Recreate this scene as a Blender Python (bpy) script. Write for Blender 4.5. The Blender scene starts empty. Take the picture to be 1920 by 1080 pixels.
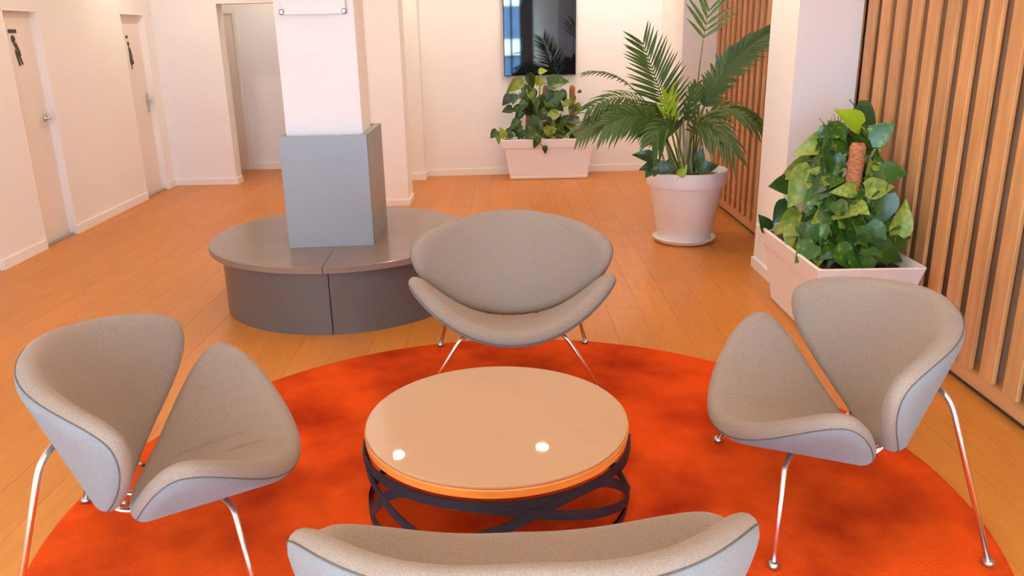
import bpy, math, random
import numpy as np
from mathutils import Vector, Matrix
random.seed(7); rng = np.random.default_rng(7)
S = bpy.context.scene; COL = S.collection; PI = math.pi

# ------------------------------------------------------------------ camera, world, lights, exposure
cam_d = bpy.data.cameras.new('camera'); cam = bpy.data.objects.new('camera', cam_d); COL.objects.link(cam)
cam_d.sensor_width = 36; cam_d.lens = 1511 * 36 / 1920; cam_d.clip_end = 200
CF = Vector((0, 0.95411683, -0.29943459)); CU = Vector((0.01899886, 0.29938055, 0.95394462)); CR = Vector((0.99981951, -0.00568891, -0.01812713))
CP = Vector((0, 0, 1.6))
cam.matrix_world = Matrix(((CR.x, CU.x, -CF.x, 0), (CR.y, CU.y, -CF.y, 0), (CR.z, CU.z, -CF.z, 1.6), (0, 0, 0, 1)))
S.camera = cam
S.view_settings.view_transform = 'Standard'; S.view_settings.look = 'None'
S.view_settings.exposure = 0.0; S.view_settings.gamma = 1; S.view_settings.use_curve_mapping = False
S.cycles.use_denoising = True
S.cycles.max_bounces = 10; S.cycles.diffuse_bounces = 6; S.cycles.glossy_bounces = 4
S.cycles.sample_clamp_indirect = 6; S.cycles.caustics_reflective = False; S.cycles.caustics_refractive = False

W = bpy.data.worlds.new('world'); S.world = W; W.use_nodes = True
bg = W.node_tree.nodes['Background']
bg.inputs['Color'].default_value = (0.60, 0.88, 1.0, 1); bg.inputs['Strength'].default_value = 68

def area(name, loc, rot, sx, sy, energy, color, portal=False, shape='RECTANGLE', spread=180):
    d = bpy.data.lights.new(name, 'AREA'); d.shape = shape; d.size = sx
    if shape == 'RECTANGLE': d.size_y = sy
    d.energy = energy; d.color = color; d.spread = math.radians(spread)
    d.cycles.is_portal = portal
    o = bpy.data.objects.new(name, d); COL.objects.link(o); o.location = loc; o.rotation_euler = rot
    return o
# daylight comes through the glazed front behind the camera
area('window_portal', (-.95, -3.45, 1.45), (PI/2, 0, 0), 5.75, 2.5, 1, (1, 1, 1), portal=True)
WARM = (1.0, 0.82, 0.62)
CEIL = 2.75
DOWNLIGHTS = [(-1.085, 6.68), (0.255, 6.78), (-3.2, 8.35), (-2.6, 6.4), (1.45, 8.9), (0.5, 9.0), (-2.9, 4.3), (-1.2, 2.2), (0.4, 4.2), (1.3, 2.6), (1.2, 5.2), (-0.9, 8.7), (-2.75, 9.95), (0.0, 0.3)]
for i, (x, y) in enumerate(DOWNLIGHTS):
    area('downlight_lamp', (x, y, CEIL - 0.012), (0, 0, 0), 0.11, 0.11, 8 if y > 9.5 else 13, WARM, shape='DISK')

# ------------------------------------------------------------------ helpers
def at(px, py, Y):                        # the world point on the vertical plane y = Y seen at a photo position
    d = CF + CR * ((px - 960) / 1511) - CU * ((py - 540) / 1511)
    return CP + d * (Y / d.y)

class MB:
    def __init__(s): s.v = []; s.f = []; s.sm = []
    def add(s, V, F, smooth=False):
        n = len(s.v); s.v += [tuple(p) for p in V]; s.f += [tuple(i + n for i in f) for f in F]; s.sm += [smooth] * len(F)
    def box(s, x0, x1, y0, y1, z0, z1, bev=0):
        if bev: return s.prism([(x0+bev, y0), (x1-bev, y0), (x1, y0+bev), (x1, y1-bev), (x1-bev, y1), (x0+bev, y1), (x0, y1-bev), (x0, y0+bev)], z0, z1, bev)
        s.prism([(x0, y0), (x1, y0), (x1, y1), (x0, y1)], z0, z1)
    def prism(s, poly, z0, z1, bev=0):    # polygon in plan, counter-clockwise
        n = len(poly); P = np.array(poly, float); c = P.mean(0)
        rings = [(P, z0), (P, z1)]
        if bev:
            d = P - c; l = np.linalg.norm(d, axis=1)[:, None]; Q = P - d / l * bev
            rings = [(Q, z0), (P, z0 + bev), (P, z1 - bev), (Q, z1)]
        V = []; F = []
        for q, z in rings: V += [(a, b, z) for a, b in q]
        for k in range(len(rings) - 1):
            for i in range(n): j = (i + 1) % n; F.append((k*n+i, k*n+j, (k+1)*n+j, (k+1)*n+i))
        F.append(tuple(range(n))[::-1]); F.append(tuple((len(rings)-1)*n + i for i in range(n)))
        s.add(V, F)
    def tube(s, pts, r, n=10, caps=True):
        P = [Vector(p) for p in pts]; V = []; F = []; up = None
        rs = r if hasattr(r, '__len__') else [r] * len(P)
        for i, p in enumerate(P):
            t = (P[min(i+1, len(P)-1)] - P[max(i-1, 0)]).normalized()
            if up is None: up = Vector((0, 0, 1)) if abs(t.z) < 0.9 else Vector((1, 0, 0))
            a = t.cross(up).normalized(); b = a.cross(t).normalized(); up = b
            V += [p + a * math.cos(2*PI*k/n) * rs[i] + b * math.sin(2*PI*k/n) * rs[i] for k in range(n)]
        for i in range(len(P) - 1):
            for k in range(n): F.append((i*n+k, i*n+(k+1) % n, (i+1)*n+(k+1) % n, (i+1)*n+k))
        if caps: F.append(tuple(range(n))[::-1]); F.append(tuple((len(P)-1)*n + k for k in range(n)))
        s.add(V, F, True)
    def lathe(s, prof, n=48, c=(0, 0), closed=False, a0=0, a1=2*PI, smooth=True):
        V = []; F = []; m = len(prof); full = abs(a1 - a0 - 2*PI) < 1e-6; N = n if full else n + 1
        for k in range(N):
            a = a0 + (a1 - a0) * k / n
            V += [(c[0] + r * math.cos(a), c[1] + r * math.sin(a), z) for r, z in prof]
        for k in range(n):
            k2 = (k + 1) % N
            for i in range(m if closed else m - 1):
                j = (i + 1) % m; F.append((k*m+i, k2*m+i, k2*m+j, k*m+j))
        if not full and closed: F.append(tuple(range(m))); F.append(tuple((N-1)*m + i for i in range(m))[::-1])
        s.add(V, F, smooth)
    def mesh(s, name, m):
        me = bpy.data.meshes.new(name); me.from_pydata(s.v, [], s.f); me.materials.append(m)
        me.polygons.foreach_set('use_smooth', s.sm); me.update(); return me
    def build(s, name, m, parent=None, loc=None):
        o = bpy.data.objects.new(name, s.mesh(name, m)); COL.objects.link(o)
        if parent: o.parent = parent
        if loc: o.location = loc
        return o
def sharp(o, ang=35):
    me = o.data
    me.polygons.foreach_set('use_smooth', [True] * len(me.polygons)); me.set_sharp_from_angle(angle=math.radians(ang)); return o
def inst(src, parent, loc=(0, 0, 0), rot=(0, 0, 0), sc=(1, 1, 1), name=None):
    o = bpy.data.objects.new(name or src.name, src); COL.objects.link(o); o.parent = parent
    o.location = loc; o.rotation_euler = rot; o.scale = sc; return o
def tag(o, label, cat, group=None, kind=None):
    o['label'] = label; o['category'] = cat
    if group: o['group'] = group
    if kind: o['kind'] = kind
    return o
def thing(name, label, cat, loc=(0, 0, 0), rz=0, group=None):
    o = bpy.data.objects.new(name, None); COL.objects.link(o); o.location = loc; o.rotation_euler = (0, 0, rz); o.empty_display_size = 0.1
    return tag(o, label, cat, group)
def struct(o, label, cat): return tag(o, label, cat, kind='structure')
def arc(pts, r, n=6):                      # round the corners of a polyline
    P = [Vector(p) for p in pts]; out = [P[0]]
    for i in range(1, len(P) - 1):
        a = (P[i-1] - P[i]); b = (P[i+1] - P[i]); ra = min(r, a.length*.45); rb = min(r, b.length*.45)
        A = P[i] + a.normalized() * ra; B = P[i] + b.normalized() * rb
        for k in range(n + 1):
            t = k / n; out.append(A * (1-t)**2 + P[i] * 2*t*(1-t) + B * t*t)
    return out + [P[-1]]
def bez(P, n):
    P = [Vector(p) for p in P]; out = []
    for k in range(n + 1):
        Q = list(P); t = k / n
        while len(Q) > 1: Q = [Q[i].lerp(Q[i+1], t) for i in range(len(Q) - 1)]
        out.append(Q[0])
    return out

# ------------------------------------------------------------------ materials
def mat(name, color, rough=0.5, metal=0.0, spec=0.5, var=None, scale=20, stretch=(1, 1, 1), bump=0, bscale=200, coords='Object', rand=0, sheen=0, coat=0, detail=4, pos=(0.35, 0.65)):
    m = bpy.data.materials.new(name); m.use_nodes = True; nt = m.node_tree; b = nt.nodes['Principled BSDF']
    b.inputs['Roughness'].default_value = rough; b.inputs['Metallic'].default_value = metal; b.inputs['Specular IOR Level'].default_value = spec
    b.inputs['Base Color'].default_value = (*color, 1)
    if sheen: b.inputs['Sheen Weight'].default_value = sheen; b.inputs['Sheen Roughness'].default_value = 0.5
    if coat: b.inputs['Coat Weight'].default_value = coat; b.inputs['Coat Roughness'].default_value = 0.03
    N = nt.nodes.new; L = nt.links.new
    tc = N('ShaderNodeTexCoord'); src = tc.outputs['Object' if coords == 'World' else coords]
    if coords == 'World': src = N('ShaderNodeNewGeometry').outputs['Position']
    out = None
    if var:
        mp = N('ShaderNodeMapping'); mp.inputs['Scale'].default_value = stretch; L(src, mp.inputs['Vector'])
        nz = N('ShaderNodeTexNoise'); nz.inputs['Scale'].default_value = scale; nz.inputs['Detail'].default_value = detail; L(mp.outputs[0], nz.inputs['Vector'])
        if rand:
            oi = N('ShaderNodeObjectInfo'); ad = N('ShaderNodeVectorMath'); ad.operation = 'ADD'; ml = N('ShaderNodeMath'); ml.operation = 'MULTIPLY'; ml.inputs[1].default_value = 37
            L(oi.outputs['Random'], ml.inputs[0]); L(mp.outputs[0], ad.inputs[0]); L(ml.outputs[0], ad.inputs[1]); L(ad.outputs[0], nz.inputs['Vector'])
        cr = N('ShaderNodeValToRGB'); cr.color_ramp.elements[0].position = pos[0]; cr.color_ramp.elements[1].position = pos[1]
        cr.color_ramp.elements[0].color = (*color, 1); cr.color_ramp.elements[1].color = (*var, 1); L(nz.outputs['Fac'], cr.inputs['Fac']); out = cr.outputs['Color']
        if rand:
            hs = N('ShaderNodeHueSaturation'); mr = N('ShaderNodeMapRange'); mr.inputs['To Min'].default_value = 1 - rand; mr.inputs['To Max'].default_value = 1 + rand
            L(oi.outputs['Random'], mr.inputs['Value']); L(mr.outputs[0], hs.inputs['Value']); L(out, hs.inputs['Color']); out = hs.outputs['Color']
        L(out, b.inputs['Base Color'])
    if bump:
        nb = N('ShaderNodeTexNoise'); nb.inputs['Scale'].default_value = bscale; nb.inputs['Detail'].default_value = 3; L(src, nb.inputs['Vector'])
        bp = N('ShaderNodeBump'); bp.inputs['Strength'].default_value = bump; bp.inputs['Distance'].default_value = 0.004; L(nb.outputs['Fac'], bp.inputs['Height']); L(bp.outputs[0], b.inputs['Normal'])
    return m
M = {}
M['wall'] = mat('wall_paint', (.87, .86, .85), .7, spec=.2, var=(.85, .84, .83), scale=1.5, coords='World', bump=.05, bscale=60)
M['white'] = mat('white_paint', (.91, .91, .91), .55, spec=.3, bump=.04, bscale=80)
M['ceiling'] = mat('ceiling_cool_tint', (.74, .84, .90), .8, spec=.2, bump=.04, bscale=80)  # blue-grey tint added to counter the orange light bounced off the floor
M['trim'] = mat('trim_paint', (.87, .85, .83), .45, spec=.4)
M['door'] = mat('door_beige', (.82, .76, .70), .5, spec=.3, var=(.80, .74, .68), scale=2)
M['floor'] = mat('laminate', (.56, .195, .032), .38, spec=.28, var=(.51, .17, .027), scale=5, stretch=(7, .8, 1), coords='World', rand=.05)
M['rug'] = mat('rug_pile', (.66, .062, .006), .95, spec=.03, var=(.28, .016, .003), scale=2.6, coords='Object', bump=.9, bscale=170, sheen=.0, detail=9, pos=(.42, .72))
M['fabric'] = mat('wool_fabric', (.32, .235, .185), .95, spec=.1, var=(.25, .182, .142), scale=260, bump=.25, bscale=600, sheen=.15, detail=2)
M['fabric_out'] = mat('wool_fabric_reverse', (.245, .245, .252), .95, spec=.1, var=(.20, .20, .206), scale=260, bump=.25, bscale=600, sheen=.15, detail=2)
M['seam'] = mat('seam_thread', (.10, .085, .08), .9)
M['chrome'] = mat('chrome', (.92, .92, .94), .26, 1)
M['steel'] = mat('brushed_steel', (.60, .60, .62), .3, 1)
M['band'] = mat('black_steel', (.008, .010, .016), .5, .0, .3)
M['glass'] = mat('taupe_glass', (.52, .33, .20), .02, spec=.55, coat=0)
M['rim'] = mat('orange_oak', (.75, .27, .05), .4, var=(.62, .20, .035), scale=8, stretch=(1, 1, 8))
M['bench'] = mat('bench_laminate', (.215, .14, .105), .22, spec=.45, var=(.195, .125, .092), scale=3)
M['drum'] = mat('drum_laminate', (.105, .078, .068), .3, spec=.5)
M['case'] = mat('case_grey', (.28, .275, .278), .36, spec=.4)
M['case_in'] = mat('case_brown', (.30, .17, .085), .35, spec=.5)
M['slat'] = mat('slat_wood', (.58, .27, .105), .42, spec=.35, var=(.46, .195, .068), scale=5, stretch=(4, 4, .5), coords='World', rand=.10)
M['rail'] = mat('rail_wood', (.54, .25, .10), .45, var=(.47, .20, .075), scale=5, stretch=(4, .5, 4))
M['back'] = mat('slat_backing', (.36, .20, .115), .8)
M['alu'] = mat('aluminium', (.62, .58, .56), .3, .9)
M['dark'] = mat('dark_plastic', (.02, .02, .022), .5)
M['screen'] = mat('screen_glass', (.006, .006, .008), .03, spec=.6)
M['plastic'] = mat('planter_plastic', (.87, .86, .86), .42, spec=.4)
M['soil'] = mat('soil', (.045, .028, .018), .95, var=(.09, .055, .03), scale=60, bump=1, bscale=80)
M['coir'] = mat('coir_pole', (.46, .17, .06), .95, var=(.26, .085, .03), scale=40, stretch=(1, 1, 3), bump=.9, bscale=120)
M['stem'] = mat('green_stem', (.14, .15, .045), .6)
M['palmstem'] = mat('palm_stem', (.34, .30, .17), .6, var=(.20, .20, .08), scale=9)
M['palm'] = mat('palm_leaf', (.040, .075, .014), .45, spec=.3, var=(.085, .115, .022), scale=3, rand=.2)
M['palm2'] = mat('palm_leaf_olive', (.11, .13, .028), .4, spec=.4, var=(.05, .085, .02), scale=4, rand=.15)
M['lime'] = mat('young_leaf', (.26, .36, .012), .4, spec=.4)
M['leaf'] = mat('pothos_leaf', (.026, .072, .008), .36, spec=.4, var=(.24, .27, .02), scale=5, rand=.35, pos=(.54, .84))
M['leafdark'] = mat('pothos_leaf_dark', (.014, .040, .008), .36, spec=.4, var=(.04, .085, .012), scale=5, rand=.3)
M['leafpale'] = mat('pothos_leaf_pale', (.13, .19, .015), .42, spec=.3, var=(.36, .36, .06), scale=5, rand=.2, pos=(.38, .75))
M['ink'] = mat('sign_ink', (.06, .05, .045), .6)
M['paper'] = mat('paper', (.90, .90, .90), .6)
M['lamp'] = mat('lamp_trim', (.9, .88, .86), .4)
M['bluewall'] = mat('facade_blue', (.05, .10, .20), .4)
M['concrete'] = mat('facade_white', (.7, .72, .75), .8)

# ------------------------------------------------------------------ setting
fl = MB(); fl.box(-4.6, 2.6, -3.7, 10.7, -.10, -.008); floor = fl.build('floor', M['floor'])
struct(floor, 'warm orange-brown laminate floor running through the lounge', 'floor')
PW, PLN = .193, 2.0
pm = MB(); pm.box(-PW/2 + .0006, PW/2 - .0006, -PLN/2 + .0006, PLN/2 - .0006, -.009, 0); plank = pm.mesh('plank', M['floor'])
for i in range(34):
    off = random.uniform(0, PLN)
    for k in range(8):
        yc = -3.6 + off - PLN/2 + k * PLN
        if yc - PLN/2 > 10.6: continue
        inst(plank, floor, (-4.15 + i * PW, yc, 0))
cb = MB(); cb.box(-4.6, 2.6, -3.7, 10.7, CEIL, CEIL + .1); struct(cb.build('ceiling', M['ceiling']), 'plain ceiling above the lounge, tinted blue-grey to cool the bounced light', 'ceiling')

def xl(y): return -3.80 - .033 * (y - 6.4)      # face of the left wall
def wl(mb, y0, y1, z0, z1, o0=0, o1=.3): mb.prism([(xl(y0) - o1, y0), (xl(y0) - o0, y0), (xl(y1) - o0, y1), (xl(y1) - o1, y1)], z0, z1)
DOORS = [(4.95, 5.78, 1.85), (6.42, 6.95, 1.862), (8.52, 9.12, 1.885)]
w = MB(); ys = [-3.6] + [v for d in DOORS for v in d[:2]] + [10.6]
for a, b in zip(ys[::2], ys[1::2]): wl(w, a, b, 0, CEIL)
for a, b, zt in DOORS: wl(w, a, b, zt, CEIL)
struct(w.build('wall_left', M['wall']), 'peach-white left wall with recessed restroom doors', 'wall')
bb = MB()
for a, b in zip(ys[::2], ys[1::2]): wl(bb, a + .004, min(b, 9.35) - .004, 0, .075, -.014, .0)
struct(bb.build('baseboard_left', M['trim']), 'low pale baseboard along the left wall between the doors', 'baseboard')

def door(idx, y0, y1, zt, label):
    ym = (y0 + y1) / 2
    d = bpy.data.objects.new('door_%d' % idx, None); COL.objects.link(d); struct(d, label, 'door')
    m = MB(); wl(m, y0 + .012, y1 - .012, .012, zt - .012, .065, .105); m.build('door_leaf', M['door'], d)
    f = MB(); wl(f, y0, y0 + .012, 0, zt, -.002, .13); wl(f, y1 - .012, y1, 0, zt, -.002, .13); wl(f, y0, y1, zt - .012, zt, -.002, .13); f.build('door_frame', M['white'], d)
    t = MB(); wl(t, y0 + .012, y1 - .012, 0, .012, .02, .13); t.build('threshold', M['steel'], d)
    return d
def flat(d, name, polys, y0, z0, m, off=.0635):      # flat figures applied to a door leaf, (u, v) in metres from a corner
    b = MB()
    for poly in polys:
        n = len(poly); V = []
        for e in (0, .003):
            V += [(xl(y0 + u) - off + e, y0 + u, z0 + v) for u, v in poly]
        b.add(V, [tuple(range(n)), tuple(range(n, 2*n))[::-1]] + [(i, (i+1) % n, n + (i+1) % n, n + i) for i in range(n)])
    return b.build(name, m, d)
d0 = door(0, *DOORS[0], 'beige door nearest on the left wall, mostly outside the view')
d1 = door(1, *DOORS[1], 'beige restroom door with small lever handle and trousered figure sign')
d2 = door(2, *DOORS[2], 'beige restroom door at the far end with steel plate handle and skirted figure sign')
# figures: tilted stylised people, as on the two doors
def ell(cx, cy, rx, ry, rot=0, n=14): return [(cx + rx*math.cos(2*PI*k/n)*math.cos(rot) - ry*math.sin(2*PI*k/n)*math.sin(rot), cy + rx*math.cos(2*PI*k/n)*math.sin(rot) + ry*math.sin(2*PI*k/n)*math.cos(rot)) for k in range(n)]
man = [ell(.052, .205, .028, .030), [(.040, .172), (.085, .180), (.118, .118), (.125, .080), (.108, .075), (.098, .112), (.070, .130)],
       [(.052, .128), (.095, .105), (.100, .080), (.062, .075), (.048, .100)], [(.048, .090), (.074, .085), (.098, .008), (.074, .0)], [(.082, .085), (.108, .080), (.136, .018), (.118, .006)]]
flat(d1, 'pictogram', man, 6.575, 1.435, M['ink'])
word1 = [[(u, v0), (u + .011, v0), (u + .011, v1), (u, v1)] for u, v0, v1 in [(0, 0, .026), (.017, .002, .03), (.034, 0, .028), (.052, .001, .03), (.07, 0, .027), (.088, .002, .03), (.105, 0, .028)]]
flat(d1, 'door_lettering', word1, 6.575, 1.685, M['ink'])
woman = [ell(.040, .225, .022, .026, .2), [(.030, .195), (.062, .190), (.080, .140), (.062, .120), (.030, .130)],
         [(.030, .130), (.066, .122), (.118, .030), (.070, .012), (.022, .022)], [(.036, .02), (.054, .02), (.058, -.03), (.042, -.032)], [(.064, .18), (.076, .172), (.104, .096), (.092, .092)]]
flat(d2, 'pictogram', woman, 8.735, 1.36, M['ink'])
flat(d2, 'door_lettering', [[(u, 0), (u + .012, 0), (u + .012, .028), (u, .028)] for u in (0, .018, .036)], 8.735, 1.64, M['ink'])
def lever(d, y, z, plate):
    h = MB(); x = xl(y) - .065
    if plate: h.box(x, x + .008, y - .022, y + .022, z - .10, z + .10, .003)
    else: h.tube([(x, y, z), (x + .012, y, z)], .026, 16)
    h.tube(arc([(x, y, z + .02 * plate), (x + .05, y, z + .02 * plate), (x + .05, y - .10, z + .015 * plate)], .02), .010, 8)
    h.build('door_handle', M['steel'], d)
lever(d1, 6.885, 1.01, 0); lever(d2, 9.06, .97, 1)

f = MB(); f.box(-3.97, -3.18, 9.35, 9.55, 0, CEIL); f.box(-3.18, -2.1, 9.35, 9.55, 1.985, CEIL); f.box(-2.1, -1.17, 9.35, 9.55, 0, CEIL)
struct(f.build('wall_front', M['wall']), 'white wall end with the opening to the corridor', 'wall')
b = MB(); b.box(-3.895, -3.166, 9.336, 9.35, 0, .07); b.box(-3.18, -3.166, 9.35, 9.55, 0, .07); struct(b.build('baseboard_front', M['trim']), 'pale baseboard under the wall beside the corridor', 'baseboard')
c = MB(); c.box(-4.0, -1.17, 10.45, 10.6, 0, CEIL); c.box(-1.25, -1.1, 9.55, 10.6, 0, CEIL); struct(c.build('wall_corridor', M['wall']), 'shaded end wall of the corridor', 'wall')
b = MB(); b.box(-3.30, -1.25, 10.435, 10.45, 0, .08); struct(b.build('baseboard_corridor', M['trim']), 'baseboard on the corridor end wall', 'baseboard')
d3 = bpy.data.objects.new('door_3', None); COL.objects.link(d3); struct(d3, 'dim beige door at the end of the corridor, half hidden by the wall', 'door')
m = MB(); m.box(-3.97, -3.36, 10.425, 10.45, 0, 1.915); m.build('door_leaf', M['door'], d3)
m = MB(); m.box(-3.36, -3.315, 10.41, 10.45, 0, 1.96); m.box(-3.97, -3.36, 10.41, 10.45, 1.915, 1.96); m.build('door_frame', M['wall'], d3)

def yb(x): return 9.645 + .058 * (x + 1)
w = MB(); w.prism([(-1.3, yb(-1.3)), (2.3, yb(2.3)), (2.3, 10.3), (-1.3, 10.3)], 0, CEIL); struct(w.build('wall_back', M['wall']), 'peach-white back wall carrying the dark screen', 'wall')
b = MB(); b.prism([(-1.0, yb(-1.0) - .014), (1.78, yb(1.78) - .014), (1.78, yb(1.78)), (-1.0, yb(-1.0))], 0, .075); struct(b.build('baseboard_back', M['trim']), 'pale baseboard along the back wall', 'baseboard')
w = MB(); w.box(-1.19, -.992, 9.40, 9.72, 0, CEIL); struct(w.build('trim_1', M['wall']), 'narrow wall pier left of the back wall', 'pier')
b = MB(); b.box(-1.19, -.978, 9.386, 9.40, 0, .08); b.box(-.992, -.978, 9.40, 9.63, 0, .08); struct(b.build('baseboard_pier', M['trim']), 'baseboard round the narrow wall pier', 'baseboard')
w = MB(); w.box(-1.32, -1.005, 7.90, 8.25, 0, CEIL); struct(w.build('trim_2', M['white']), 'slim white square column behind the bench', 'column')
b = MB(); b.box(-1.32, -.993, 7.888, 7.90, 0, .06); b.box(-1.005, -.993, 7.90, 8.25, 0, .06); struct(b.build('baseboard_column', M['trim']), 'baseboard round the slim column behind the bench', 'baseboard')
w = MB(); w.prism([(-1.292, 4.735), (-.855, 4.765), (-.875, 5.19), (-1.312, 5.16)], 0, CEIL); struct(w.build('trim_3', M['white']), 'broad white column rising out of the round bench', 'column')
w = MB(); w.box(1.665, 2.02, 8.0, 8.6, 0, CEIL); struct(w.build('trim_4', M['white']), 'white column behind the potted palm', 'column')
w = MB(); w.box(1.72, 2.10, 5.0, 5.52, 0, CEIL); struct(w.build('trim_5', M['white']), 'white column between the two slatted screens', 'column')
b = MB(); b.box(1.706, 1.72, 4.99, 5.53, 0, .07); struct(b.build('baseboard_pillar', M['trim']), 'baseboard on the column beside the long planter', 'baseboard')
w = MB(); w.box(2.22, 2.5, -3.6, 8.6, 0, CEIL); w.box(1.79, 2.5, 8.6, 10.3, 0, CEIL); struct(w.build('wall_right', M['wall']), 'right wall behind the slatted screens', 'wall')
# the side behind the camera: glazing on the left, solid panel on the right
w = MB(); w.box(1.93, 2.4, -3.7, -3.5, 0, CEIL); w.box(-4.4, 1.93, -3.7, -3.5, 0, .22); w.box(-4.4, 1.93, -3.7, -3.5, 2.68, CEIL); struct(w.build('wall_entrance', mat('wall_dark', (.10, .075, .065), .6)), 'dark entrance wall behind the viewer', 'wall')
wf = MB()
for x in (-3.8, -2.7, -1.6, -.5, .6, 1.62, 1.88): wf.box(x, x + .05, -3.66, -3.56, .22, 2.68)
for z in (.22, 1.02, 2.63): wf.box(-3.8, 1.93, -3.66, -3.56, z, z + .05)
struct(wf.build('window_1', M['dark']), 'dark framed glazing behind the viewer', 'window')
ex = thing('office_building', 'blue and white banded building outside the entrance glazing', 'building', (-1.0, -11, 0))
m = MB()
for z in (-.6, .9, 2.6, 4.2): m.box(-7, 7, -1, 0, z, z + .55)
m.build('slab', M['concrete'], ex); m = MB(); m.box(-7, 7, -1, -.2, -1.5, 5.5); m.build('glazing', M['bluewall'], ex)
g = MB(); g.box(-20, 20, -30, -3.7, -1.6, -.12); struct(g.build('trim_6', M['concrete']), 'pale paving outside the entrance', 'paving')

# ceiling lamps
for i, (x, y) in enumerate(DOWNLIGHTS):
    t = thing('ceiling_light', 'round recessed downlight in the lounge ceiling', 'ceiling light', (x, y, CEIL), 0, 'recessed downlights in the ceiling')
    m = MB(); m.lathe([(.058, -.001), (.058, -.014), (.078, -.010), (.083, 0), (.058, -.001)], 24); m.build('trim_ring', M['lamp'], t)

# ------------------------------------------------------------------ slatted screens
def slats(label, xf, ys, wd, dp, y0, y1, z0, bk_):
    t = thing('slatted_screen', label, 'screen', (xf, (y0 + y1) / 2, 0), 0, None); yo = (y0 + y1) / 2
    s = MB(); s.box(0, dp, -wd/2, wd/2, z0, CEIL - .02, .003); me = s.mesh('slat', M['slat'])
    for y in ys: inst(me, t, (0, y - wd/2 - yo, 0))
    r = MB(); r.box(-.012, .068, y0 - yo, y1 - yo, z0 - .055, z0, .003); r.build('bottom_rail', M['rail'], t)
    a = MB(); a.box(-.004, .068, y0 - yo, y1 - yo, z0 - .066, z0 - .055); a.build('metal_track', M['alu'], t)
    a = MB(); a.box(.012, .068, y0 - yo, y1 - yo, 0, z0 - .066); a.build('gap_shadow', M['dark'], t)  # dark filler strip, stands for the shade in the open gap below the track
    k = MB(); k.box(bk_, bk_ + .012, y0 - yo, y1 - yo, z0, CEIL - .02); k.build('backing_panel', M['back'], t)
    return t
slats('tall slatted wooden screen on the right wall beside the long planter', 2.10, [5.298 - .1775 * k for k in range(24)], .104, .020, 1.05, 5.30, .092, .068)
slats('tall slatted wooden screen standing behind the potted palm', 1.985, [7.97 - .165 * k for k in range(15)], .085, .020, 5.54, 7.98, .092, .16)

# ------------------------------------------------------------------ rug
m = MB(); m.lathe([(0, .0), (1.588, 0), (1.592, .004), (1.588, .010), (1.575, .012), (1.2, .012), (.6, .012), (0, .012)], 160)
rug = m.build('rug', M['rug'], loc=(-.009, 2.544, 0)); tag(rug, 'large round orange-red pile rug under the chairs and table', 'rug'); sharp(rug, 50)

# ------------------------------------------------------------------ coffee table
T = thing('coffee_table', 'low round table with taupe glass top on black interlaced bands', 'table', (-.062, 2.567, .012))
m = MB(); m.lathe([(0, .297), (.452, .297), (.4565, .299), (.4565, .306), (.454, .308), (0, .308)], 128); sharp(m.build('glass_top', M['glass'], T), 30)
m = MB(); m.lathe([(0, .262), (.448, .262), (.459, .268), (.460, .292), (.457, .2965), (0, .2965)], 128); sharp(m.build('wooden_rim', M['rim'], T), 30)['label'] = 'orange wooden edge under the glass'
def band(ctrl):                        # closed strip: (angle, height) pairs once round
    a0 = ctrl[0][0]; th = np.array([c[0] for c in ctrl] + [a0 + 360.0]); zz = np.array([c[1] for c in ctrl] + [ctrl[0][1]]); n = 150
    g = np.linspace(a0, a0 + 360, n, endpoint=False); z = np.interp(g, th, zz)
    for _ in range(3): z = (np.roll(z, 1) + 2 * z + np.roll(z, -1)) / 4
    P = [Vector(((.458 + .016 * math.sin(PI * min(1, max(0, h / .28)))) * math.cos(math.radians(a)), (.458 + .016 * math.sin(PI * min(1, max(0, h / .28)))) * math.sin(math.radians(a)), h)) for a, h in zip(g, z)]
    b = MB(); V = []; F = []
    for k in range(n):
        t = (P[(k+1) % n] - P[k-1]).normalized(); r = Vector((P[k].x, P[k].y, 0)).normalized(); w_ = t.cross(r).normalized()
        V += [P[k] + r*.003 + w_*.0165, P[k] + r*.003 - w_*.0165, P[k] - r*.003 - w_*.0165, P[k] - r*.003 + w_*.0165]
    for k in range(n):
        j = (k + 1) % n
        for i in range(4): F.append((k*4+i, j*4+i, j*4+(i+1) % 4, k*4+(i+1) % 4))
    b.add(V, F); return b.build('steel_band', M['band'], T)
zt, zb = .243, .018
band([(-165, zb), (-156, .052), (-146, .130), (-138, .195), (-130, .240), (-118, zt), (-100, zt), (-87, .232), (-76, .212), (-65, .186), (-50, .148), (-34, .105), (-10, .040), (8, zb)])
band([(-155, zb), (-135, .045), (-110, .105), (-88, .168), (-77, .205), (-66, .232), (-55, zt), (-46, zt), (-39, .222), (-28, .155), (-17, .085), (-8, zb)])
band([(-190, zb), (-184, .12), (-178, zt), (-166, .240), (-154, .212), (-143, .182), (-129, .135), (-108, .07), (-88, zb)])
band([(-6, zt), (2, .21), (8, .10), (14, zb), (90, zb), (120, .06), (160, .15), (200, .235), (225, zt), (300, zt)])
band([(30, zb), (70, .12), (100, .22), (112, zt), (122, zt), (132, .16), (142, zb)])
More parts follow.
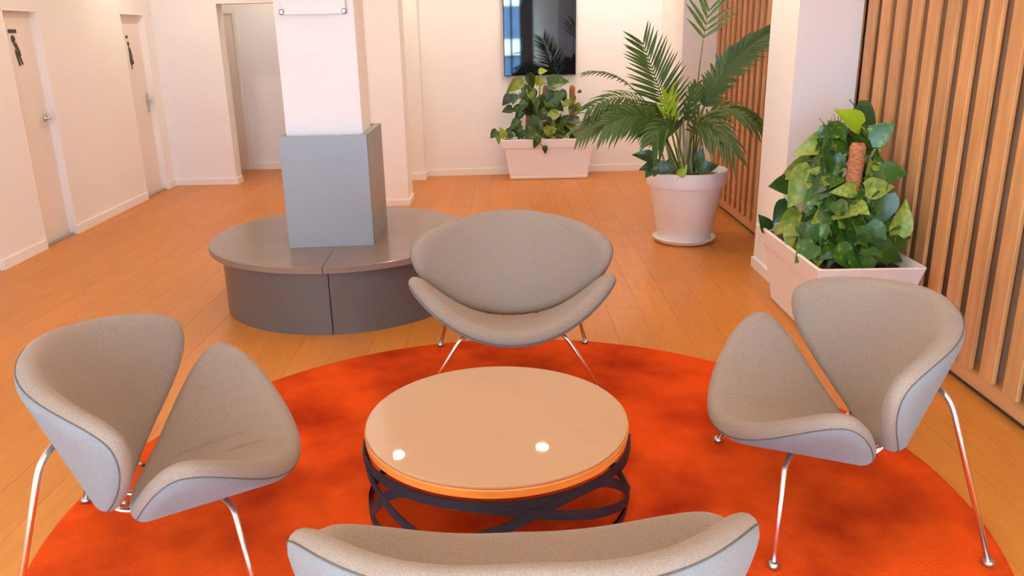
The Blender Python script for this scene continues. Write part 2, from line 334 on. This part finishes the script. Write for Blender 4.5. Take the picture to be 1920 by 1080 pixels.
# ------------------------------------------------------------------ lounge chairs
DZ = -.012
SA, SB1, SB2, SN, ST = .4662, .2966, .2370, 1.718, .0764
def shell_mesh(creases=(), SNI=1.60, SC=.2579, SM=2.138):
    nr, na = (70, 300) if creases else (26, 144); t = ST / 2; V = []; F = []
    def outline(a):
        ca, sa = math.cos(a), math.sin(a); n_ = SNI if sa < 0 else SN; q = (abs(ca)**n_ + abs(sa)**n_) ** (-1/n_)
        return (SA - t) * ca * q, (SB1 - t if sa < 0 else SB2 - t) * sa * q
    O = [outline(2*PI*k/na) for k in range(na)]
    def lift(x): return SC * abs(x / SA) ** SM
    def pos(x, v, e, extra=0):            # e: signed offset along the local normal of the bent sheet
        s = SC * SM * abs(x / SA) ** (SM - 1) / SA * (1 if x > 0 else -1); l = math.sqrt(1 + s*s)
        return (x - s / l * e, v + SB1, lift(x) + e / l)
    rings = []
    for i in range(nr + 1):               # top face, centre to rim
        k = math.sin(PI/2 * i / nr); rings.append((k, t + .010 * (1 - k*k), 0, True))
    for a in (70, 45, 20, 0, -20, -38, -60, -78): rings.append((1, t * math.sin(math.radians(a)), t * math.cos(math.radians(a)), False))
    for i in range(nr, -1, -1):
        k = math.sin(PI/2 * i / nr); rings.append((k, -t, 0, False))
    for k, e, out, top in rings:
        for j in range(na):
            x, v = O[j]; x1, v1 = O[(j+1) % na]; x0, v0 = O[j-1]
            nx, nv = v1 - v0, -(x1 - x0); l = math.hypot(nx, nv); nx, nv = nx/l, nv/l
            px, pv = x*k + nx*out, v*k + nv*out; ee = e
            if top and k < .97:
                for cx, cv, ang, ln, wd, dpt in creases:
                    du = (px-cx)*math.cos(ang) + (pv-cv)*math.sin(ang); dn = -(px-cx)*math.sin(ang) + (pv-cv)*math.cos(ang)
                    g = math.exp(-(du/ln)**4); ee += dpt * g * (math.exp(-((dn - wd)/wd)**2) - 1.3*math.exp(-(dn/(wd*.55))**2))
            V.append(pos(px, pv, ee))
    R = len(rings)
    for i in range(R - 1):
        for j in range(na):
            j2 = (j+1) % na; F.append((i*na+j, i*na+j2, (i+1)*na+j2, (i+1)*na+j)[::-1])
    b = MB(); b.add(V, F, True); me = b.mesh('seat', M['fabric']); me.materials.append(M['fabric_out'])
    me.polygons.foreach_set('material_index', [0 if i < nr + 6 else 1 for i in range(R - 1) for j in range(na)])
    # welded centre
    import bmesh
    bm = bmesh.new(); bm.from_mesh(me); bmesh.ops.remove_doubles(bm, verts=bm.verts, dist=1e-5); bmesh.ops.recalc_face_normals(bm, faces=bm.faces); bm.to_mesh(me); bm.free()
    s = MB(); ang = math.radians(-38); pts = []
    for j in range(0, na + 1):
        x, v = O[j % na]; x1, v1 = O[(j+1) % na]; x0, v0 = O[(j-1) % na]
        nx, nv = v1 - v0, -(x1 - x0); l = math.hypot(nx, nv); nx, nv = nx/l, nv/l
        pts.append(pos(x + nx*t*math.cos(ang)*1.005, v + nv*t*math.cos(ang)*1.005, t*math.sin(ang)*1.005))
    s.tube(pts, .0022, 6, False)
    return me, s.mesh('seam', M['seam'])
plain = shell_mesh(); backsh = shell_mesh((), 1.898, .258, 2.48)
creased = shell_mesh([(-.094, -.02, PI/2 + .08, .125, .010, .0065), (-.006, .083, PI/2 + .04, .06, .009, .005), (-.238, .06, PI/2, .055, .009, .004)])
creased_m = shell_mesh([(.094, .03, PI/2 + .05, .125, .010, .0065), (.046, .05, PI/2 + .12, .06, .009, .005), (.24, .075, PI/2, .045, .009, .004)])
TS, TB = .1986, .3509
def leg_meshes():
    out = []
    for sx in (-1, 1):
        f = MB(); f.tube(arc([(sx*.406, .393, .010), (sx*.242, .331, .278 + DZ), (sx*.198, .30, .292 + DZ), (sx*.05, .20, .262 + DZ)], .035), .0098, 12)
        r = MB(); r.tube(arc([(sx*.388, -.268, .010), (sx*.263, -.150, .50 + DZ), (sx*.235, -.125, .535 + DZ), (sx*.05, -.135, .50 + DZ)], .04), .0098, 12)
        out += [(f.mesh('leg', M['chrome']), (sx*.406, .393)), (r.mesh('leg', M['chrome']), (sx*.388, -.268))]
    return out
LEGS = leg_meshes()
gm = MB(); gm.lathe([(0, 0), (.016, 0), (.019, .006), (.017, .016), (.011, .022), (0, .022)], 16); glide = gm.mesh('foot_glide', M['steel'])
bk = MB()
for sx in (-1, 1): bk.tube(arc([(sx*.05, .20, .262 + DZ), (sx*.05, .03, .200 + DZ), (sx*.05, -.055, .215 + DZ), (sx*.05, -.135, .50 + DZ)], .05), .0098, 10)
bk.box(-.06, .06, .19, .225, .252 + DZ, .27 + DZ, .003)
frame_me = bk.mesh('under_frame', M['chrome'])
br = MB(); br.tube([(0, 0, 0), (0, .028, -.018)], .006, 8); br.tube([(0, -.004, .002), (0, .004, -.002)], .011, 10); clip = br.mesh('bracket', M['steel'])
def chair(label, x, y, th, seat_pair):
    t = thing('lounge_chair', label, 'chair', (x, y, .012), th, 'grey lounge chairs round the coffee table')
    s = inst(seat_pair[0], t, (0, 0, .2347 + DZ), (TS, 0, 0), name='seat'); inst(seat_pair[1], s, name='seam')
    # backrest: v runs up and backwards, the sheet bends towards the front
    b = inst(backsh[0], t, (0, -.0171, .2668 + DZ), name='backrest')
    V = Vector((0, -math.sin(TB), math.cos(TB))); N = Vector((0, math.cos(TB), math.sin(TB)))
    b.rotation_euler = Matrix(((-1, 0, 0), (0, V.y, N.y), (0, V.z, N.z))).to_euler(); inst(backsh[1], b, name='seam')
    for me, (fx, fy) in LEGS:
        l = inst(me, t, name='leg'); inst(glide, l, (fx, fy, 0))
    inst(frame_me, t, name='under_frame')
    for sx in (-.12, .12): inst(clip, t, (sx, -.012, .285 + DZ), name='bracket')
    return t
chair('grey fabric shell chair facing the viewer in front of the round bench', .001, 3.779, 3.145, plain)
chair('grey fabric shell chair with creased seat, left of the coffee table', -1.211, 2.247, -1.348, creased)
chair('grey fabric shell chair with creased seat, beside the slatted wall and long planter', 1.200, 2.508, 1.533, creased_m)
chair('grey fabric shell chair turned away from the viewer, cut off by the bottom edge', .019, 1.307, .028, plain)

# ------------------------------------------------------------------ round bench with box round the column
BX, BY, BR, DR = -1.069, 5.019, .814, .742
B = thing('round_bench', 'dark taupe round bench with square grey casing round the column', 'bench', (BX, BY, 0))
for a in (-87, 93):
    a0, a1 = math.radians(a + .15), math.radians(a + 179.85)
    m = MB(); m.lathe([(.20, .377), (BR - .004, .377), (BR, .381), (BR, .413), (BR - .004, .417), (.20, .417)], 72, closed=True, a0=a0, a1=a1); sharp(m.build('seat_top', M['bench'], B), 30)
    m = MB(); m.lathe([(DR - .03, .0), (DR, .0), (DR, .376), (DR - .03, .376)], 72, closed=True, a0=a0 + math.radians(1.2), a1=a1 - math.radians(.2) + math.radians(1.2)); sharp(m.build('base_panel', M['drum'], B), 30)
m = MB(); m.lathe([(DR - .035, .0), (DR - .028, .0), (DR - .028, .375), (DR - .035, .375)], 72, closed=True); m.build('base_core', M['dark'], B)
# casing: corners fl, fr, br, bl in plan
cz0, cz1 = .417, 1.068
def casing(p, q, th, name, m, inner=False):
    p, q = Vector(p), Vector(q); d = (q - p).normalized(); n = Vector((-d.y, d.x))
    b = MB(); b.prism([tuple(p - Vector((BX, BY))), tuple(q - Vector((BX, BY))), tuple(q + n*th - Vector((BX, BY))), tuple(p + n*th - Vector((BX, BY)))], cz0, cz1, 0)
    return b.build(name, m, B)
FLp, FRp, BRp, BLp = (-1.316, 4.648), (-.820, 4.682), (-.835, 5.345), (-1.335, 5.31)
casing(FLp, FRp, .036, 'casing_panel', M['case'])['label'] = 'grey front panel of the casing'
casing((FRp[0], FRp[1] + .0365), BRp, .036, 'casing_panel', M['case'])
casing((BRp[0] - .0365, BRp[1]), (BLp[0] + .0365, BLp[1]), .036, 'casing_panel', M['case'])
casing(BLp, (FLp[0], FLp[1] + .0365), .036, 'casing_panel', M['case'])

# notice frame on the column
o = at(533, 26, 4.74); N_ = thing('notice_frame', 'white notice frame with grey metal corners high on the broad column', 'frame', (-1.075, 4.735, 1.745), math.radians(3.9))
m = MB(); m.box(-.165, .165, -.010, -.002, 0, .46); m.build('sheet', M['paper'], N_)
m = MB(); m.box(-.165, .165, -.016, -.001, -.014, 0, .003); m.box(-.165, .165, -.016, -.001, .46, .474, .003); m.box(-.179, -.165, -.016, -.001, -.014, .474, .003); m.box(.165, .179, -.016, -.001, -.014, .474, .003); m.build('frame_edge', M['white'], N_)
for sx in (-1, 1):
    for z in (-.016, .446):
        m = MB(); m.box(sx*.170 - .014, sx*.170 + .014, -.021, -.0005, z, z + .03, .006); m.build('corner_cap', mat('corner_grey', (.32, .33, .36), .35, .6), N_)

# ------------------------------------------------------------------ screen on the back wall
p0 = at(945, 143, 9.66); p1 = at(1079, 140, 9.72)
tv = thing('wall_screen', 'tall black glossy screen in portrait format on the back wall', 'screen', ((p0.x + p1.x)/2, yb(.37) - .005, p0.z), math.radians(3.3)); w2 = (p1.x - p0.x)/2
m = MB(); m.box(-w2, w2, -.045, 0, 0, 1.42, .004); m.build('housing', M['dark'], tv)
m = MB(); m.box(-w2 + .008, w2 - .008, -.0475, -.044, .010, 1.41); m.build('screen_glass', M['screen'], tv)

# ------------------------------------------------------------------ plants
def leaf_mesh(m, L=1.0, Wd=.78, fold=.16, curl=.28, name='leaf'):
    rows = [(0, .06), (.03, .30), (.14, .47), (.30, .50), (.48, .43), (.66, .31), (.82, .17), (.94, .06), (1, .003)]
    V = []; F = []
    for v, wv in rows:
        zc = -curl * v*v; back = -.08 if v == .03 else 0
        V += [(-wv*Wd, (v + back)*L, zc + fold*wv*1.0), (-wv*Wd*.5, (v + back*.4)*L, zc + fold*wv*.38), (0, v*L, zc), (wv*Wd*.5, (v + back*.4)*L, zc + fold*wv*.38), (wv*Wd, (v + back)*L, zc + fold*wv)]
    for i in range(len(rows) - 1):
        for k in range(4): F.append((i*5+k, i*5+k+1, (i+1)*5+k+1, (i+1)*5+k))
    b = MB(); b.add(V, F, True); b.tube([(0, -.35, .10), (0, -.15, .03), (0, .02, 0)], .016, 4); return b.mesh(name, m)
LV = {k: [leaf_mesh(M[k], 1, w_, f_, c_) for w_, f_, c_ in ((.80, .18, .25), (.70, .30, .45), (.86, .10, .12))] for k in ('leaf', 'leafdark', 'leafpale')}
LV['lime'] = [leaf_mesh(M['lime'], 1, .72, .2, .2)]
def leaf(parent, base, tipdir, nrm, size, kind='leaf', name='leaf'):
    y = Vector(tipdir).normalized(); z = Vector(nrm); z = (z - y * z.dot(y)).normalized(); x = y.cross(z)
    o = bpy.data.objects.new(name, random.choice(LV[kind])); COL.objects.link(o); o.parent = parent
    o.matrix_local = Matrix.Translation(Vector(base) - parent.location) @ Matrix(((x.x, y.x, z.x), (x.y, y.y, z.y), (x.z, y.z, z.z))).to_4x4() @ Matrix.Scale(size, 4)
    return o
def planter_mesh(lx, ly, h, tx, ty, t=.018):       # tapered trough with a rim band; lx, ly at the top, tx, ty at the foot
    b = MB()
    def R(ax, ay, z): c = .012; return [(-ax + c, -ay, z), (ax - c, -ay, z), (ax, -ay + c, z), (ax, ay - c, z), (ax - c, ay, z), (-ax + c, ay, z), (-ax, ay - c, z), (-ax, -ay + c, z)]
    def mix(z): k = z / h; return tx/2 + (lx/2 - .02 - tx/2)*k, ty/2 + (ly/2 - .02 - ty/2)*k
    zb = h - .105
    rings = [R(tx/2 - .02, ty/2 - .02, .0), R(tx/2 + .002, ty/2 + .002, .006), R(tx/2 + .006, ty/2 + .006, .030), R(*mix(.036), .036), R(*mix(zb), zb)]
    a = mix(zb); rings += [R(a[0] + .018, a[1] + .018, zb + .006), R(lx/2, ly/2, h - .006), R(lx/2 - .004, ly/2 - .004, h), R(lx/2 - t, ly/2 - t, h - .002), R(lx/2 - t - .02, ly/2 - t - .02, h - .06)]
    V = [p for r in rings for p in r]; F = [tuple(range(8))[::-1]]
    for k in range(len(rings) - 1):
        for i in range(8): j = (i+1) % 8; F.append((k*8+i, k*8+j, (k+1)*8+j, (k+1)*8+i))
    b.add(V, F); return b
def soil_mesh(lx, ly, h):
    b = MB(); n = 16; V = []; F = []
    for i in range(n + 1):
        for j in range(n + 1): V.append((lx*(i/n - .5), ly*(j/n - .5), h + random.uniform(-.008, .012)))
    for i in range(n):
        for j in range(n): F.append((i*(n+1)+j, (i+1)*(n+1)+j, (i+1)*(n+1)+j+1, i*(n+1)+j+1))
    b.add(V, F, True); return b
def pole(parent, base, top, r):
    b = MB(); base, top = Vector(base) - parent.location, Vector(top) - parent.location; n = 26; pts = []; rs = []
    for k in range(n + 1):
        t = k/n; pts.append(base.lerp(top, t)); rs.append(r * (1 + .05*math.sin(k*2.1) + random.uniform(-.03, .03)))
    rs[-1] *= .78
    b.tube(pts, rs, 14); o = b.build('moss_pole', M['coir'], parent); return o

# --- small trough under the screen
P1 = thing('trough_planter', 'white tapered trough planter with climbing plants under the dark screen', 'planter', (.452, 9.44, 0), math.radians(4))
P1.rotation_euler = (0, 0, 0)
planter_mesh(1.10, .40, .465, .89, .30).build('trough', M['plastic'], P1, None); soil_mesh(1.02, .33, .42).build('soil', M['soil'], P1)
for (bx, tx_, tyy) in ((988, 995, 158), (1027, 1023, 160), (1072, 1073, 160)):
    b0 = at(bx, 258, 9.44); b0.z = .40; pole(P1, b0, at(tx_, tyy, 9.42), .033)
def spray(parent, px, py, Y, n, spreadx, spready, size, kinds, hang=.5):
    for _ in range(n):
        c = at(px + random.gauss(0, spreadx), py + random.gauss(0, spready), Y + random.uniform(-.12, .12)); s = size * random.uniform(.75, 1.25)
        side = random.uniform(-1, 1); tipd = Vector((side, random.uniform(-.7, .2), -hang + random.uniform(-.5, .5))).normalized()
        leaf(parent, c - tipd * s * .5, tipd, Vector((side*.3 + random.uniform(-.4, .4), -1, .55 + random.uniform(-.3, .5))), s, random.choice(kinds))
K1 = ['leaf', 'leaf', 'leafdark', 'leafpale']
for px, py, w_, h_, n, s in [(997, 195, 16, 22, 16, .15), (1024, 200, 15, 26, 18, .15), (1000, 250, 30, 5, 10, .13), (1050, 240, 14, 9, 14, .14), (1070, 205, 7, 14, 6, .12), (1030, 245, 40, 6, 16, .13), (1085, 246, 15, 4, 6, .11), (965, 252, 14, 4, 4, .10)]:
    spray(P1, px, py, 9.36, n, w_, h_, s, K1)
def L1(px, py, ang, size, kind='leaf', Y=9.34, parent=None, nrm=(0, -1, .5)):   # ang: direction of the tip in the picture plane, degrees
    a = math.radians(ang); d = Vector((math.cos(a), -.25, math.sin(a))); c = at(px, py, Y)
    leaf(parent or P1, c - d.normalized() * size * .5, d, Vector(nrm) + Vector((random.uniform(-.3, .3), 0, random.uniform(-.2, .2))), size, kind)
for a in [(965, 160, 205, .22, 'leafpale'), (1046, 153, 10, .24, 'leaf'), (1018, 133, 10, .10, 'lime'), (1012, 150, 80, .13, 'lime'), (950, 188, 225, .15, 'leafdark'), (963, 186, 260, .12, 'leafdark'), (951, 206, 195, .13, 'leafdark'), (967, 204, 200, .12, 'leaf'), (972, 218, 235, .14, 'leafdark'), (1056, 181, 300, .15, 'leafdark'), (942, 248, 115, .13, 'lime'), (1007, 232, 270, .2, 'leaf'), (1017, 245, 40, .16, 'lime'), (1005, 268, 240, .13, 'leaf', 9.205), (1022, 281, 265, .09, 'leaf', 9.205), (963, 232, 225, .09, 'leafdark'), (1046, 250, 90, .11, 'lime'), (985, 172, 250, .16, 'leaf'), (1040, 190, 260, .16, 'leafpale'), (1048, 200, 320, .15, 'leaf'), (1086, 172, 200, .05, 'leafdark'), (1062, 240, 180, .2, 'leafdark'), (1000, 207, 270, .2, 'leafdark'), (1030, 180, 250, .14, 'leafdark')]: L1(*a)
sv = MB()
for pts in [[(1008, 255), (1010, 200), (1012, 150), (1016, 132)], [(1000, 180), (985, 185), (965, 184)], [(1000, 210), (980, 215), (955, 206)], [(1028, 190), (1045, 175), (1056, 175)], [(1075, 250), (1110, 240), (1125, 225)], [(1072, 220), (1090, 205), (1100, 215)]]:
    sv.tube(bez([at(a, b_, 9.38) - P1.location for a, b_ in pts], 8), .006, 5)
sv.tube(bez([at(a, b_, 9.215) - P1.location for a, b_ in [(998, 256), (1010, 266), (1022, 279)]], 8), .006, 5)
sv.build('stem', M['stem'], P1)

# --- large pot with palm
P2 = thing('potted_palm', 'tall palm in a round white pot on a saucer before the slats', 'potted plant', (1.385, 6.285, 0))
m = MB(); m.lathe([(0, .022), (.195, .022), (.205, .035), (.285, .455), (.287, .46), (.304, .462), (.307, .47), (.315, .570), (.311, .578), (.297, .578), (.293, .565), (.292, .48), (0, .48)], 64); sharp(m.build('pot', M['plastic'], P2), 40)
m = MB(); m.lathe([(0, 0), (.20, 0), (.235, .018), (.250, .045), (.246, .048), (.225, .024), (0, .021)], 64); sharp(m.build('saucer', M['plastic'], P2), 60)
m = MB(); m.lathe([(0, .555), (.1, .552), (.2, .535), (.296, .52)], 40); m.build('soil', M['soil'], P2)
def frond(pts, Y0, Y1, n, L, ang, wd=.022, start=.35, face=(0, -1, .25), droop=.25, m='palm', rad=.0075, tipl=.5, one=0, sep=1.0):
    W_ = [at(a, b_, Y0 + (Y1 - Y0) * i / (len(pts) - 1)) - P2.location for i, (a, b_) in enumerate(pts)]
    C_ = bez(W_, 28); b = MB(); b.tube(C_, [rad * (1 - .75 * k / 28) for k in range(29)], 6)
    for i in range(n):
        t = start + (1 - start) * (i + .5) / n
        for sd in (-1, 1):
            if one and sd != one and random.random() < .6: continue
            k = min(27, int(t * 28)); fr = t * 28 - k; p = C_[k].lerp(C_[k+1], fr); T_ = (C_[k+1] - C_[k]).normalized()
            N = Vector(face); N = (N - T_ * N.dot(T_)).normalized(); Bn = T_.cross(N)
            q = (t - start) / (1 - start); l = L * (math.sin(PI * (.18 + .72 * q)) * (1 - tipl) + tipl * .8) * random.uniform(.85, 1.1)
            a = math.radians(ang * (1 - .45 * q)) * random.uniform(.9, 1.1)
            d = (T_ * math.cos(a) + Bn * sd * math.sin(a) + N * .18).normalized(); side = d.cross(N).normalized() * wd * random.uniform(.8, 1.15)
            V = []; g = Vector((0, 0, -1)); steps = ((0, .35), (.25, 1), (.6, .8), (.85, .4), (1, .04))
            for u, ww in steps:
                c = p + d * l * u + g * droop * l * u * u; V += [c - side * ww / 2 + N * .12 * wd * ww, c - N * .1 * wd * ww, c + side * ww / 2 + N * .12 * wd * ww]
            F = []
            for s_ in range(4):
                for e in range(2): F.append((s_*3+e, s_*3+e+1, s_*3+e+4, s_*3+e+3))
            b.add(V, F, True)
    return b.build('frond', M[m], P2)
frond([(1278, 322), (1262, 270), (1255, 210), (1205, 80)], 6.2, 6.1, 30, .34, 60, .022, .40, (0.1, -1, .2), .05)
frond([(1275, 322), (1235, 210), (1180, 120), (1095, 138)], 6.2, 6.0, 12, .11, 40, .016, .62, (0, -.4, 1), .4)
frond([(1272, 322), (1225, 200), (1190, 150), (1102, 205)], 6.2, 5.9, 16, .24, 50, .022, .42, (0, -.7, 1), .45)
frond([(1272, 325), (1235, 225), (1190, 175), (1090, 245)], 6.15, 5.85, 22, .27, 48, .034, .25, (0, -.9, .7), .40, 'palm2')
frond([(1275, 325), (1245, 235), (1215, 190), (1135, 235)], 6.1, 5.8, 18, .27, 50, .036, .30, (0, -1, .5), .40, 'palm')
frond([(1300, 322), (1306, 220), (1325, 130), (1442, 62)], 6.2, 6.1, 30, .25, 45, .032, .42, (-.1, -.8, .6), .30)
frond([(1302, 322), (1308, 215), (1345, 165), (1425, 235)], 6.1, 5.8, 14, .25, 42, .030, .40, (0, -.6, 1), .55)
frond([(1290, 322), (1290, 225), (1315, 165), (1378, 290)], 6.05, 5.75, 14, .24, 48, .030, .38, (0, -.9, .7), .5, 'palm2')
frond([(1298, 322), (1303, 200), (1308, 120), (1330, 15)], 6.25, 6.2, 5, .33, 52, .026, .80, (0, -1, .2), .12)
frond([(1285, 322), (1285, 262), (1290, 215), (1305, 160)], 6.15, 6.05, 6, .16, 34, .034, .55, (0, -1, .2), .1)
frond([(1285, 325), (1262, 265), (1255, 235), (1252, 180)], 6.0, 5.9, 4, .21, 34, .036, .50, (0, -1, .3), .0, 'lime', .005)
frond([(1285, 325), (1270, 250), (1262, 205), (1225, 260)], 6.0, 5.75, 14, .24, 50, .032, .45, (0, -1, .5), .5, 'palm')
frond([(1290, 325), (1295, 250), (1302, 215), (1335, 255)], 6.0, 5.75, 12, .22, 50, .030, .45, (0, -.9, .6), .5, 'palm2')
for i in range(18):
    x0 = random.gauss(1283, 14); x1 = 1283 + (x0 - 1283) * 1.6 + random.gauss(0, 12); Y = random.uniform(6.0, 6.35)
    b = MB(); b.tube(bez([at(x0, 324, Y) - P2.location, at((x0+x1)/2 + random.gauss(0, 3), 285, Y) - P2.location, at(x1, random.uniform(205, 250), Y) - P2.location], 8), [.010 - .0006*k for k in range(9)], 6)
    b.build('stem', M['palmstem'], P2)
for a in [(1207, 291, 160, .14), (1217, 312, 190, .13), (1232, 316, 250, .13), (1225, 306, 120, .12), (1244, 318, 330, .12), (1313, 292, 80, .11), (1334, 312, 10, .10), (1314, 314, 270, .12), (1218, 322, 240, .11), (1250, 314, 200, .13)]: L1(*a, 'leafdark', 6.0, P2)
L1(1281, 320, 60, .10, 'lime', 5.98, P2)

# --- long planter in front of the column
P3 = thing('trough_planter', 'long white trough planter with bushy climbing plants beside the slats', 'planter', (1.797, 4.365, 0))
planter_mesh(.545, 1.055, .46, .36, .83).build('trough', M['plastic'], P3); soil_mesh(.48, .99, .405).build('soil', M['soil'], P3)
for (tx_, ty_, yy, r) in ((1610, 268, 4.15, .040), (1563, 243, 4.62, .036), (1622, 250, 4.42, .036)):
    tp = at(tx_, ty_, yy); pole(P3, (tp.x - .01, tp.y + .02, .40), tp, r)
PT = at(1610, 268, 4.15)
def bush(n, kinds):
    made = 0
    while made < n:
        u = random.random() ** .85; z = .45 + .64 * u; k = 1 - .66 * u ** 1.2
        a = random.uniform(-PI, PI) if random.random() < .35 else random.uniform(-2.9, -.3)
        rr = math.sqrt(random.uniform(.45, 1.08))
        p = Vector((1.80 + .265 * k * rr * math.cos(a), 4.37 + .47 * k * rr * math.sin(a), z)); s = random.uniform(.10, .165) * (1 - .15 * u)
        f_ = p.y / 4.15                         # keep the upper half of the front pole in the open
        if p.y < 4.25 and p.z > .74 and abs(p.x - PT.x * f_) < .085: continue
        made += 1
        outw = Vector((math.cos(a) * .8, math.sin(a), 0)); tipd = (outw * .7 + Vector((random.uniform(-.7, .7), random.uniform(-.5, .3), random.uniform(-1.0, .3)))).normalized()
        leaf(P3, p - tipd * s * .45, tipd, outw * .7 + Vector((random.uniform(-.5, .4), -.55, .75)), s, random.choice(kinds))
bush(258, ['leaf', 'leaf', 'leaf', 'leafdark', 'leafdark', 'leafpale'])
def L3(px, py, ang, size, kind, Y): L1(px, py, ang, size, kind, Y, P3)
for a in [(1594, 221, 145, .17, 'lime', 4.25), (1625, 217, 320, .15, 'leafdark', 4.35), (1655, 247, 40, .15, 'leaf', 4.25), (1528, 272, 190, .20, 'leafpale', 4.45), (1496, 318, 195, .19, 'leafpale', 4.6), (1503, 352, 235, .24, 'leafpale', 4.35), (1465, 347, 178, .15, 'leafdark', 4.6), (1695, 322, 0, .14, 'leaf', 4.15), (1694, 412, 80, .17, 'leafpale', 3.98), (1722, 433, 0, .14, 'leafdark', 4.1), (1725, 452, 20, .15, 'leaf', 4.0), (1465, 400, 230, .15, 'leafdark', 4.6), (1478, 418, 215, .18, 'leafpale', 4.55), (1530, 440, 10, .19, 'leaf', 4.25), (1575, 418, 265, .15, 'leafpale', 4.15), (1640, 450, 300, .18, 'leaf', 3.95), (1668, 475, 340, .17, 'leaf', 3.92), (1590, 485, 320, .17, 'leaf', 3.92), (1655, 395, 260, .18, 'leafdark', 4.02), (1585, 357, 180, .12, 'leafpale', 4.1), (1650, 352, 10, .14, 'leafpale', 4.05), (1434, 418, 120, .12, 'leafdark', 4.75), (1550, 290, 230, .15, 'leafpale', 4.4), (1618, 385, 250, .15, 'leaf', 4.05), (1553, 318, 260, .17, 'leafpale', 4.3), (1530, 375, 240, .17, 'leafdark', 4.3), (1560, 470, 210, .15, 'leaf', 4.05), (1630, 490, 280, .13, 'leafdark', 3.9), (1600, 440, 270, .16, 'leafdark', 4.02)]: L3(*a)
sv = MB()
for _ in range(14):
    x, y = 1.8 + random.uniform(-.15, .15), 4.36 + random.uniform(-.3, .3)
    sv.tube(bez([(x - P3.location.x, y - P3.location.y, .40), (x - P3.location.x + random.uniform(-.08, .08), y - P3.location.y + random.uniform(-.08, .08), .65), (.05 + random.uniform(-.06, .06), random.uniform(-.2, .1), random.uniform(.7, 1.05))], 8), .007, 5)
sv.build('stem', M['stem'], P3)

# keep the foliage clear of the slats
bpy.context.view_layer.update()
for o in P3.children:
    if o.name.startswith('leaf'):
        mx = max((o.matrix_local @ v.co).x for v in o.data.vertices) + P3.location.x
        if mx > 2.07: o.location.x -= mx - 2.07
